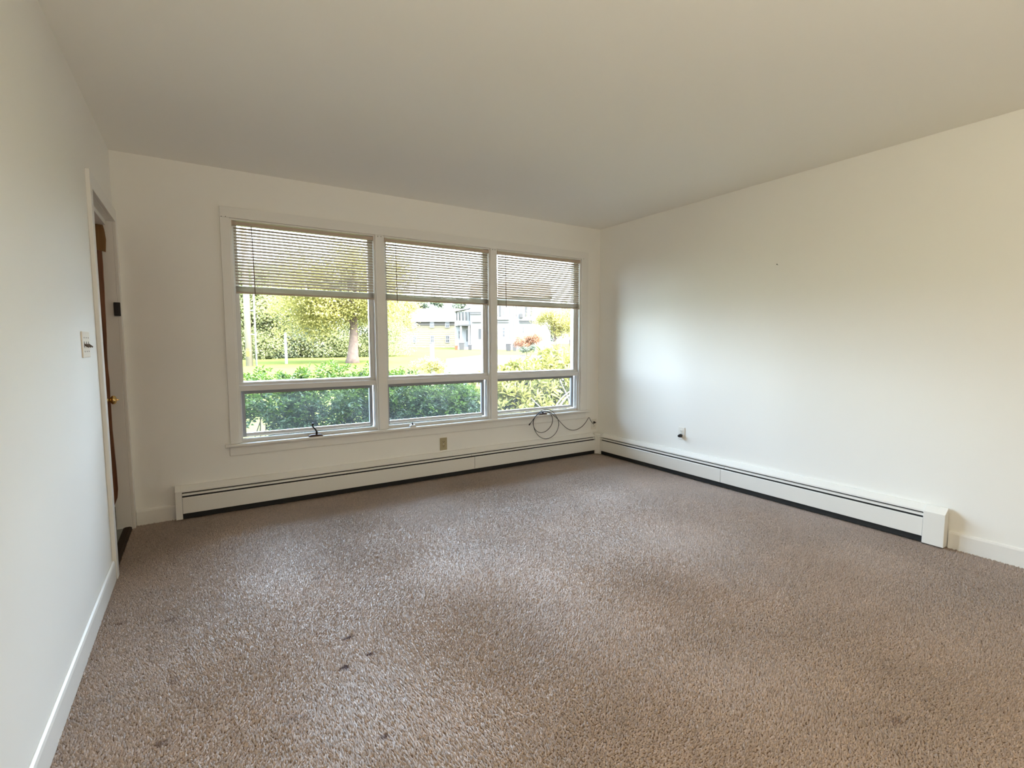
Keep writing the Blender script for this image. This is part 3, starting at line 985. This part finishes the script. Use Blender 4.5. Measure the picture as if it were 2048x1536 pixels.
shrub('hedge_shrub', 'dense dark green hedge shrub outside the left window bay', (.95, HY, gb),
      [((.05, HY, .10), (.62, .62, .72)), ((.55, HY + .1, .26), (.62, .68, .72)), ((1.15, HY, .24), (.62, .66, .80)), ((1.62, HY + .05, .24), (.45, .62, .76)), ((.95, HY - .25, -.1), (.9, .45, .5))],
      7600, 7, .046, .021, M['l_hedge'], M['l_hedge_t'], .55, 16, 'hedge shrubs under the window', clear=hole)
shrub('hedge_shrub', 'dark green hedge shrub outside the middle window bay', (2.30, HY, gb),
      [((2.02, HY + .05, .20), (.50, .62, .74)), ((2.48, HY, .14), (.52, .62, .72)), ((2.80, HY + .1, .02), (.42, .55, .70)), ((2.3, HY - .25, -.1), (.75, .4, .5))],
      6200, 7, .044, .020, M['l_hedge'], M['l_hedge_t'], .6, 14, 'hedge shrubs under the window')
rh = shrub('rhododendron', 'sunlit yellow green rhododendron with pale bare branches outside the right bay', (4.0, HY + .35, gb),
           [((3.45, HY + .35, .15), (.55, .60, .66)), ((3.95, HY + .45, .26), (.60, .62, .74)), ((4.6, HY + .5, .38), (.65, .66, .80)), ((3.3, HY + .0, -.15), (.5, .4, .5)), ((4.9, HY + .1, .1), (.6, .5, .7))],
           1900, 8, .115, .032, M['l_rhodo'], M['l_rhodo'], .7, 10, None, 'bark_pale', .014)
mb = MB()
for (a, b_, c_) in (((3.75, HY - .25, -.5), (3.9, HY - .42, .35), (4.35, HY - .30, .62)), ((3.9, HY - .25, -.5), (4.12, HY - .45, .30), (4.05, HY - .35, .72)), ((3.85, HY - .3, -.5), (3.80, HY - .42, .20), (3.55, HY - .38, .52)),
                    ((4.1, HY - .3, -.5), (4.35, HY - .46, .45), (4.62, HY - .35, .60)), ((3.9, HY - .42, .30), (4.1, HY - .46, .52), (4.3, HY - .45, .50))):
    P_ = spline([Vector(a), Vector(b_), Vector(c_)], 6)
    mb.tube([p - rh.location for p in P_], [.016 * (1 - .65 * i / (len(P_) - 1)) for i in range(len(P_))], 7)
o = mb.build('bare_branches', M['bark_pale'], rh, local=True)
o['label'] = 'pale leafless branches'


# ------------------------------------------------------------------ trees
def tree(name, label, base, blobs, n_leaf, size, material, trunk=None, tr=.2, clumps=60, branches=6, group=None, cat='tree', bark='bark'):
    e = empty(name, base, label, cat, group)
    B0 = np.array(base)
    p, u = sites_in_blob(clumps, blobs, .35)
    ok = p[:, 2] > B0[2] + .2
    p = p[ok]
    k = NR.integers(0, len(p), n_leaf)
    rr = np.mean([r[0] for _, r in blobs]) * .22
    q = p[k] + NR.normal(0, rr, (n_leaf, 3)) * np.array([1, 1, .7])
    q = q[q[:, 2] > gz(base[1]) + .05]
    d = NR.normal(size=q.shape)
    d[:, 2] = d[:, 2] * .6 - .25
    leaves('crown', q - B0, d, size, size * .6, material, e, wide=False)
    top = Vector((float(np.mean([c[0] for c, _ in blobs])), float(np.mean([c[1] for c, _ in blobs])), max(c[2] + r[2] * .5 for c, r in blobs)))
    b0 = Vector(base) - Vector((0, 0, .1))
    hgt = top.z - b0.z
    if trunk: top = Vector(trunk)
    T_ = spline([b0, b0.lerp(top, .35) + Vector((rnd.uniform(-.1, .1), 0, 0)), b0.lerp(top, .7) + Vector((rnd.uniform(-.2, .2), 0, 0)), top], 4)
    m_ = len(T_) - 1
    rad = [tr * (1.45 if i == 0 else 1.12 if i == 1 else 1) * (1 - .75 * i / m_) * rnd.uniform(.93, 1.07) for i in range(len(T_))]
    MB().tube([t_ - Vector(base) for t_ in T_], rad, 10).build('trunk', M[bark], e, smooth=True, local=True)
    if branches:
        mb = MB()
        for i in range(branches):
            j = 3 + (i * (m_ - 4)) // max(branches, 1)
            tgt = Vector(p[int(NR.integers(0, len(p)))])
            s0 = T_[j]
            md_ = s0.lerp(tgt, .5) + Vector((0, 0, .25))
            P_ = spline([s0, md_, tgt], 4)
            mb.tube([t_ - Vector(base) for t_ in P_], [rad[j] * .45 * (1 - .8 * x / (len(P_) - 1)) for x in range(len(P_))], 6)
        mb.build('branches', M[bark], e, local=True)
    return e


def at(px, py, s):
    """a spot s metres out at the bearing of px and height of py (true 3-D place)"""
    v = fw + r2 * ((px - 1024) / F_PX) - u2 * ((py - 768) / F_PX)
    return Vector((v.x * s, v.y * s, CAM_H + v.z * s))


def ell(px, py, s, rx, rz, ry=None):
    c_ = at(px, py, s)
    return ((c_.x, c_.y, c_.z), (rx, ry or rx, rz))


tree('large_tree', 'large tree with thick brown trunk and drooping yellow green branches', site(705, 28.5),
     [ell(690, 570, 27.5, 4.2, 2.1, 3.0), ell(610, 600, 27.0, 2.0, 1.5, 1.6), ell(640, 645, 27.2, 1.5, 1.1, 1.2), ell(745, 600, 29, 1.7, 1.6, 1.6), ell(600, 650, 27.5, .9, .9, .9)],
     46000, .13, M['l_yel'], (site(712, 28.5) + Vector((0, 0, 6.5))), .29, 150, 9)
for i, (px, s, rx, zc, rz, hgt) in enumerate([(452, 33, 2.6, 3.0, 3.4, 0), (512, 34, 2.4, 3.4, 3.6, 0), (556, 36, 2.7, 2.6, 3.2, 0), (603, 37, 2.6, 3.4, 3.6, 0), (652, 38, 2.6, 2.8, 3.2, 0), (745, 40, 2.6, 3.4, 3.4, 0)]):
    b_ = site(px, s)
    lab = ['leafy thicket tree behind the utility pole at the window edge', 'leafy thicket tree just right of the utility pole', 'bushy thicket tree behind the white marker post',
           'tall thicket tree between the marker post and the large tree', 'bushy thicket tree behind the thick trunk on its left', 'leafy tree filling the gap right of the thick trunk'][i]
    c_ = (b_.x, b_.y, b_.z + zc)
    tree('thicket_tree', lab, b_, [(c_, (rx, rx * .8, rz)), ((b_.x + rnd.uniform(-1, 1), b_.y, b_.z + zc + 1.2), (rx * .9, rx * .8, 2.0)), ((b_.x + .8, b_.y - .5, b_.z + .8), (rx * .8, rx * .6, .9)), ((b_.x - 1, b_.y - .5, b_.z + .6), (rx * .8, rx * .6, .8))],
         46000, .135, M['l_thick'] if i % 2 else M['l_far'] if i == 2 else M['l_thick'], None, .14, 110, 5, 'thicket trees beyond the lawn')
tree('garden_tree', 'round yellow green tree in front of the cream house', site(790, 50), [ell(788, 630, 50, 2.2, 2.2), ell(772, 665, 50, 1.4, 1.7), ell(812, 612, 50, 1.3, .9)],
     16000, .15, M['l_yel'], None, .16, 70, 5)
tree('garden_tree', 'yellow leafy tree at the right edge of the view', site(1112, 32), [ell(1126, 636, 32, 1.8, .8), ell(1092, 632, 32, .9, .55), ell(1150, 662, 32, 1.2, .9), ell(1076, 650, 32, .35, .4)],
     16000, .095, M['l_yel'], None, .10, 70, 6)
tree('red_shrub', 'round red orange shrub in front of the white house', site(1056, 40), [ell(1050, 684, 40, .95, .52), ell(1066, 677, 40, .75, .50), ell(1040, 687, 40, .55, .34)],
     8000, .09, M['l_red'], None, .05, 60, 4, cat='shrub')
tree('low_shrub', 'small dark green shrub at the foot of the red shrub', site(1066, 39), [ell(1068, 695, 39, .45, .28), ell(1046, 699, 39, .5, .18)],
     1500, .10, M['l_far'], None, .03, 24, 0, cat='shrub')
tree('low_shrub', 'sunny yellow shrub around the white wooden post', site(862, 17.5), [ell(858, 729, 17.5, .42, .24), ell(884, 735, 17.5, .34, .22), ell(838, 733, 17.5, .3, .18), ell(866, 722, 17.3, .2, .2)],
     3000, .06, M['l_yel'], None, .03, 40, 0, cat='shrub')
for px, s, top, where in [(806, 122, 582, 'peeking over the left end of the cream house roof'), (843, 126, 590, 'over the left half of the cream house ridge'), (881, 121, 592, 'over the right half of the cream house ridge'),
                          (918, 125, 594, 'between the cream house roof and the white house'), (960, 130, 598, 'behind the left wing of the white house'), (1092, 108, 600, 'behind the right end of the white house'), (1140, 112, 594, 'behind the yellow tree at the right edge')]:
    b_ = site(px, s)
    zt = at(px, top, s).z
    hh = zt - b_.z
    tree('distant_tree', 'distant pale green tree ' + where, b_, [((b_.x, b_.y, b_.z + hh * .60), (2.6, 2.2, hh * .40)), ((b_.x + .9, b_.y, b_.z + hh * .45), (1.9, 1.7, hh * .35))],
         6000, .50, M['l_far'], None, .3, 50, 3, 'distant trees behind the houses')

# ------------------------------------------------------------------ pole, posts
pb = site(499, 25)
pole = empty('utility_pole', pb, 'tall pale wooden utility pole at the left window edge', 'pole')
MB().cone((0, 0, -.4), (.0, 0, 8.8), .165, .125, 16).build('shaft', M['pole'], pole, smooth=True, local=True)
k = (HR_ * .37)
MB().cone((k.x, k.y, -.3), (k.x, k.y, 7.5), .045, .045, 10).build('conduit', M['post_white'], pole, smooth=True, local=True)
for z in (1.05, 2.25, 3.6):
    MB().tube([(0, 0, z + .55), (k.x * 1.08, k.y * 1.08, z + .55)], .03, 8).build('bracket', M['post_white'], pole, local=True)
mk = -HD * .17 + HR_ * .03
MB().box(mk.x - .07, mk.x + .07, mk.y - .012, mk.y + .012, .50, .88).build('marker_tag', M['yellow'], pole, local=True, bevel=.003)
sb = site(573, 27)
po_ = empty('marker_post', sb, 'slim white marker post standing in front of the thicket', 'post')
MB().box(-.065, .065, -.05, .05, -.2, at(573, 667, 27).z - sb.z).build('post', M['post_white'], po_, local=True, bevel=.01)
MB().prism([(-.075, 0), (.075, 0), (0, .06)], 'y', -.06, .06).build('post_cap', M['post_white'], po_, local=True).location = (0, 0, at(573, 667, 27).z - sb.z)
sb = site(866, 19.5)
po_ = empty('wooden_post', sb, 'leaning white wooden post rising from the sunny yellow shrub', 'post', rotz=.3)
zt = at(864, 686, 19.5).z - sb.z
MB().add([(-.06, -.06, -.2), (.06, -.06, -.2), (.06, .06, -.2), (-.06, .06, -.2), (-.10, -.06, zt), (.02, -.06, zt), (.02, .06, zt), (-.10, .06, zt)],
         [(0, 3, 2, 1), (4, 5, 6, 7), (0, 1, 5, 4), (1, 2, 6, 5), (2, 3, 7, 6), (3, 0, 4, 7)]).build('post', M['post_white'], po_, local=True, bevel=.008)
MB().box(-.125, .045, -.085, .085, zt, zt + .03).build('post_cap', M['post_white'], po_, local=True, bevel=.006)

# ------------------------------------------------------------------ houses (own axes: x along the front, y away from the viewer)
def house_frame(name, px, s, label):
    e = empty(name, site(px, s), label, 'house', rotz=-YAW)
    sc = s / F_PX
    return e, sc


def hwin(e, x0, x1, z0, z1, y=0.0, frame=None, rows=2, cols=2, fw_=.09):
    mb = MB()
    mb.box(x0, x0 + fw_, y - .07, y + .02, z0, z1).box(x1 - fw_, x1, y - .07, y + .02, z0, z1)
    mb.box(x0 + fw_, x1 - fw_, y - .07, y + .02, z0, z0 + fw_).box(x0 + fw_, x1 - fw_, y - .07, y + .02, z1 - fw_, z1)
    for r in range(1, rows):
        z = z0 + (z1 - z0) * r / rows
        mb.box(x0 + fw_, x1 - fw_, y - .06, y, z - .035, z + .035)
    for c_ in range(1, cols):
        x = x0 + (x1 - x0) * c_ / cols
        mb.box(x - .02, x + .02, y - .05, y, z0 + fw_, z1 - fw_)
    f = mb.build('window', frame or M['white_ext'], e, local=True)
    MB().box(x0 + fw_ * .5, x1 - fw_ * .5, y - .03, y - .012, z0 + fw_ * .5, z1 - fw_ * .5).build('pane', M['ext_glass'], f, local=True)
    return f


S1 = 88.0
ch, k1 = house_frame('cream_house', 855, S1, 'two storey cream house with grey upper siding and pale roof')
ZB = site(855, S1).z


def hx(px): return (px - 855) * k1
def hz(py): return (CAM_H + (687.8 - py) * k1) - ZB


X0, X1 = hx(770), hx(911)
ze = hz(641)
zb2 = hz(651.5)
# walls built as clapboard courses, one row each
bands = 11
for r in range(bands):
    za, zc = -.3 + (zb2 + .3) * r / bands, -.3 + (zb2 + .3) * (r + 1) / bands
    MB().prism([(0.02, za), (-.045, za), (-.012, zc), (0.02, zc)], 'x', X0, X1).build('siding_board', M['cream'], ch, local=True)
for r in range(3):
    za, zc = zb2 + (ze - zb2) * r / 3, zb2 + (ze - zb2) * (r + 1) / 3
    MB().prism([(0.0, za), (-.12, za), (-.09, zc), (0.0, zc)], 'x', X0, X1).build('siding_board', M['grey_siding'], ch, local=True)
MB().box(X0, X1, .02, 9.0, -.3, ze).build('wall', M['cream'], ch, local=True)
zr = hz(614.5)
MB().add([(hx(812), -.45, ze), (X1 + .3, -.45, ze), (X1 + .3, 4.5, zr), (hx(826), 4.5, zr), (hx(812), 9.4, ze), (X1 + .3, 9.4, ze)],
         [(0, 1, 2, 3), (3, 2, 5, 4), (0, 3, 4), (1, 5, 2), (0, 4, 5, 1)]).build('roof', M['roof_pink'], ch, local=True)
MB().box(X0, hx(812), -.3, 9.2, ze, ze + .5).build('flat_roof', M['roof_pink'], ch, local=True)
MB().box(hx(812), X1 + .3, -.47, -.40, ze - .30, ze + .06).build('fascia', M['white_ext'], ch, local=True)
for px in (830.5, 865.5, 896):
    hwin(ch, hx(px - 4.3), hx(px + 4.3), hz(656), hz(643), -.10)
for px in (830.5, 865.5, 896):
    hwin(ch, hx(px - 4), hx(px + 4), hz(686), hz(671.5), -.04)
for px in (807, 849, 887):
    hwin(ch, hx(px - 3), hx(px + 3), hz(697), hz(694), -.04, rows=1, fw_=.06)

S2 = 72.0
wh, k2 = house_frame('white_house', 1000, S2, 'large white house with porch columns and shuttered windows')
ZB2 = site(1000, S2).z


def wx_(px): return (px - 1000) * k2
def wz(py): return (CAM_H + (687.4 - py) * k2) - ZB2


W = M['white_ext']
# left wing with sun room
MB().box(wx_(912), wx_(943), 0, 6, -.3, wz(652)).build('wing_wall', W, wh, local=True)
MB().box(wx_(911), wx_(944), -.35, 6, wz(652), wz(642)).build('wing_band', W, wh, local=True)
MB().box(wx_(912), wx_(943), .25, 6, wz(642), wz(624)).build('sun_room_wall', M['ext_glass'], wh, local=True)
for px in (912.5, 917.5, 924, 930.5, 937.5, 942):
    MB().box(wx_(px - 1.5), wx_(px + 1.5), -.1, .26, wz(642), wz(624)).build('sun_room_post', W, wh, local=True)
MB().add([(wx_(907), -.6, wz(625)), (wx_(944), -.6, wz(618)), (wx_(944), 6.2, wz(612)), (wx_(907), 6.2, wz(619)), (wx_(907), -.6, wz(622.5)), (wx_(944), -.6, wz(615.5)), (wx_(944), 6.2, wz(609)), (wx_(907), 6.2, wz(616))],
         [(0, 3, 2, 1), (4, 5, 6, 7), (0, 1, 5, 4), (1, 2, 6, 5), (2, 3, 7, 6), (3, 0, 4, 7)]).build('wing_roof', W, wh, local=True)
# porch
MB().box(wx_(919), wx_(942), -2.2, 0, wz(653), wz(650.5)).build('porch_roof', M['ext_grey'], wh, local=True)
for px in (925.5, 941):
    MB().box(wx_(px - 1.6), wx_(px + 1.6), -2.1, -1.9, -.3, wz(653)).build('porch_column', W, wh, local=True)
MB().box(wx_(918), wx_(943), -2.3, 0, -.3, wz(694)).build('porch_deck', W, wh, local=True)
hwin(wh, wx_(917), wx_(921), wz(678), wz(661), 0, rows=2, cols=1)
d_ = MB().box(wx_(931), wx_(938), -.06, .02, wz(694), wz(657)).build('front_door', W, wh, local=True)
MB().box(wx_(933.5), wx_(935.8), -.08, -.05, wz(683), wz(660)).build('door_glass', M['ext_glass'], d_, local=True)
# main block
MB().box(wx_(943), wx_(1100), -1.0, 9, -.3, wz(598)).build('main_wall', W, wh, local=True)
MB().add([(wx_(940), -1.5, wz(598)), (wx_(1103), -1.5, wz(598)), (wx_(1103), 4, wz(562)), (wx_(940), 4, wz(562)), (wx_(940), 9.5, wz(598)), (wx_(1103), 9.5, wz(598))],
         [(0, 1, 2, 3), (3, 2, 5, 4), (0, 3, 4), (1, 5, 2), (0, 4, 5, 1)]).build('main_roof', M['roof_pink'], wh, local=True)
for (a, c_, z0, z1, dd_) in ((942, 965, 630.5, 628.5, 1.18), (942, 965, 626.5, 625.2, 1.12), (946, 966, 646, 644.5, 1.25), (994, 1018, 641.5, 640.3, 1.25), (994, 1018, 646.5, 645.3, 1.15), (1038, 1072, 643.5, 642.3, 1.25), (1039, 1071, 647, 645.8, 1.18)):
    MB().box(wx_(a), wx_(c_), -dd_, -.98, wz(z0), wz(z1)).build('cornice', M['ext_grey'], wh, local=True)
for px in (1006.5, 1042):
    hwin(wh, wx_(px - 3.6), wx_(px + 3.6), wz(634), wz(612), -1.0, rows=2, cols=1)
for px in (1001, 1031, 1052, 1062):
    MB().box(wx_(px - 1.8), wx_(px + 1.8), -1.07, -.99, wz(634), wz(612)).build('shutter', M['ext_grey'], wh, local=True)
MB().box(wx_(1038.5), wx_(1045.5), -1.45, -1.0, wz(637.5), wz(629.5)).build('air_conditioner', M['ext_grey'], wh, local=True, bevel=.02)
hwin(wh, wx_(1005), wx_(1011), wz(675), wz(655), -1.0, rows=3, cols=1)
hwin(wh, wx_(958.5), wx_(967), wz(678), wz(658), -1.0, rows=1, cols=1, frame=M['ext_grey'])
hwin(wh, wx_(1044), wx_(1048.5), wz(668), wz(654), -1.0, rows=2, cols=1)
for px in (1022, 1030):
    MB().box(wx_(px - 1.4), wx_(px + 1.4), -1.12, -.98, -.3, wz(598)).build('pilaster', W, wh, local=True)


def trash_bin(name, label, px, s, wd, h, m):
    e = empty(name, site(px, s), label, 'bin', rotz=-YAW)
    MB().add([(-wd * .42, -wd * .42, .0), (wd * .42, -wd * .42, .0), (wd * .42, wd * .42, .0), (-wd * .42, wd * .42, .0), (-wd / 2, -wd / 2, h), (wd / 2, -wd / 2, h), (wd / 2, wd / 2, h), (-wd / 2, wd / 2, h)],
             [(0, 3, 2, 1), (4, 5, 6, 7), (0, 1, 5, 4), (1, 2, 6, 5), (2, 3, 7, 6), (3, 0, 4, 7)]).build('body', m, e, local=True, bevel=.03)
    MB().prism([(-wd * .54, h), (wd * .54, h), (wd * .50, h + .07), (-wd * .40, h + .12)], 'x', -wd * .54, wd * .54).build('lid', m, e, local=True)
    for x in (-wd * .3, wd * .3):
        MB().cone((x - .04, wd * .42, .12), (x + .04, wd * .42, .12), .12, .12, 12).build('wheel', M['black'], e, local=True)


trash_bin('trash_bin', 'tall grey bin beside the white house porch', 924, 66, .70, .95, M['ext_grey'])
trash_bin('trash_bin', 'small red bin left of the grey bin', 913, 66, .38, .5, M['ext_red'])
trash_bin('trash_bin', 'small dark bin right of the porch steps', 940.5, 66, .5, .65, M['ext_dark'])
trash_bin('trash_bin', 'dark bin at the white house behind the red shrub', 1017, 60, .65, .85, M['ext_dark'])
trash_bin('trash_bin', 'pale grey bin next to the dark bin', 1029.5, 60, .50, .9, M['ext_grey'])
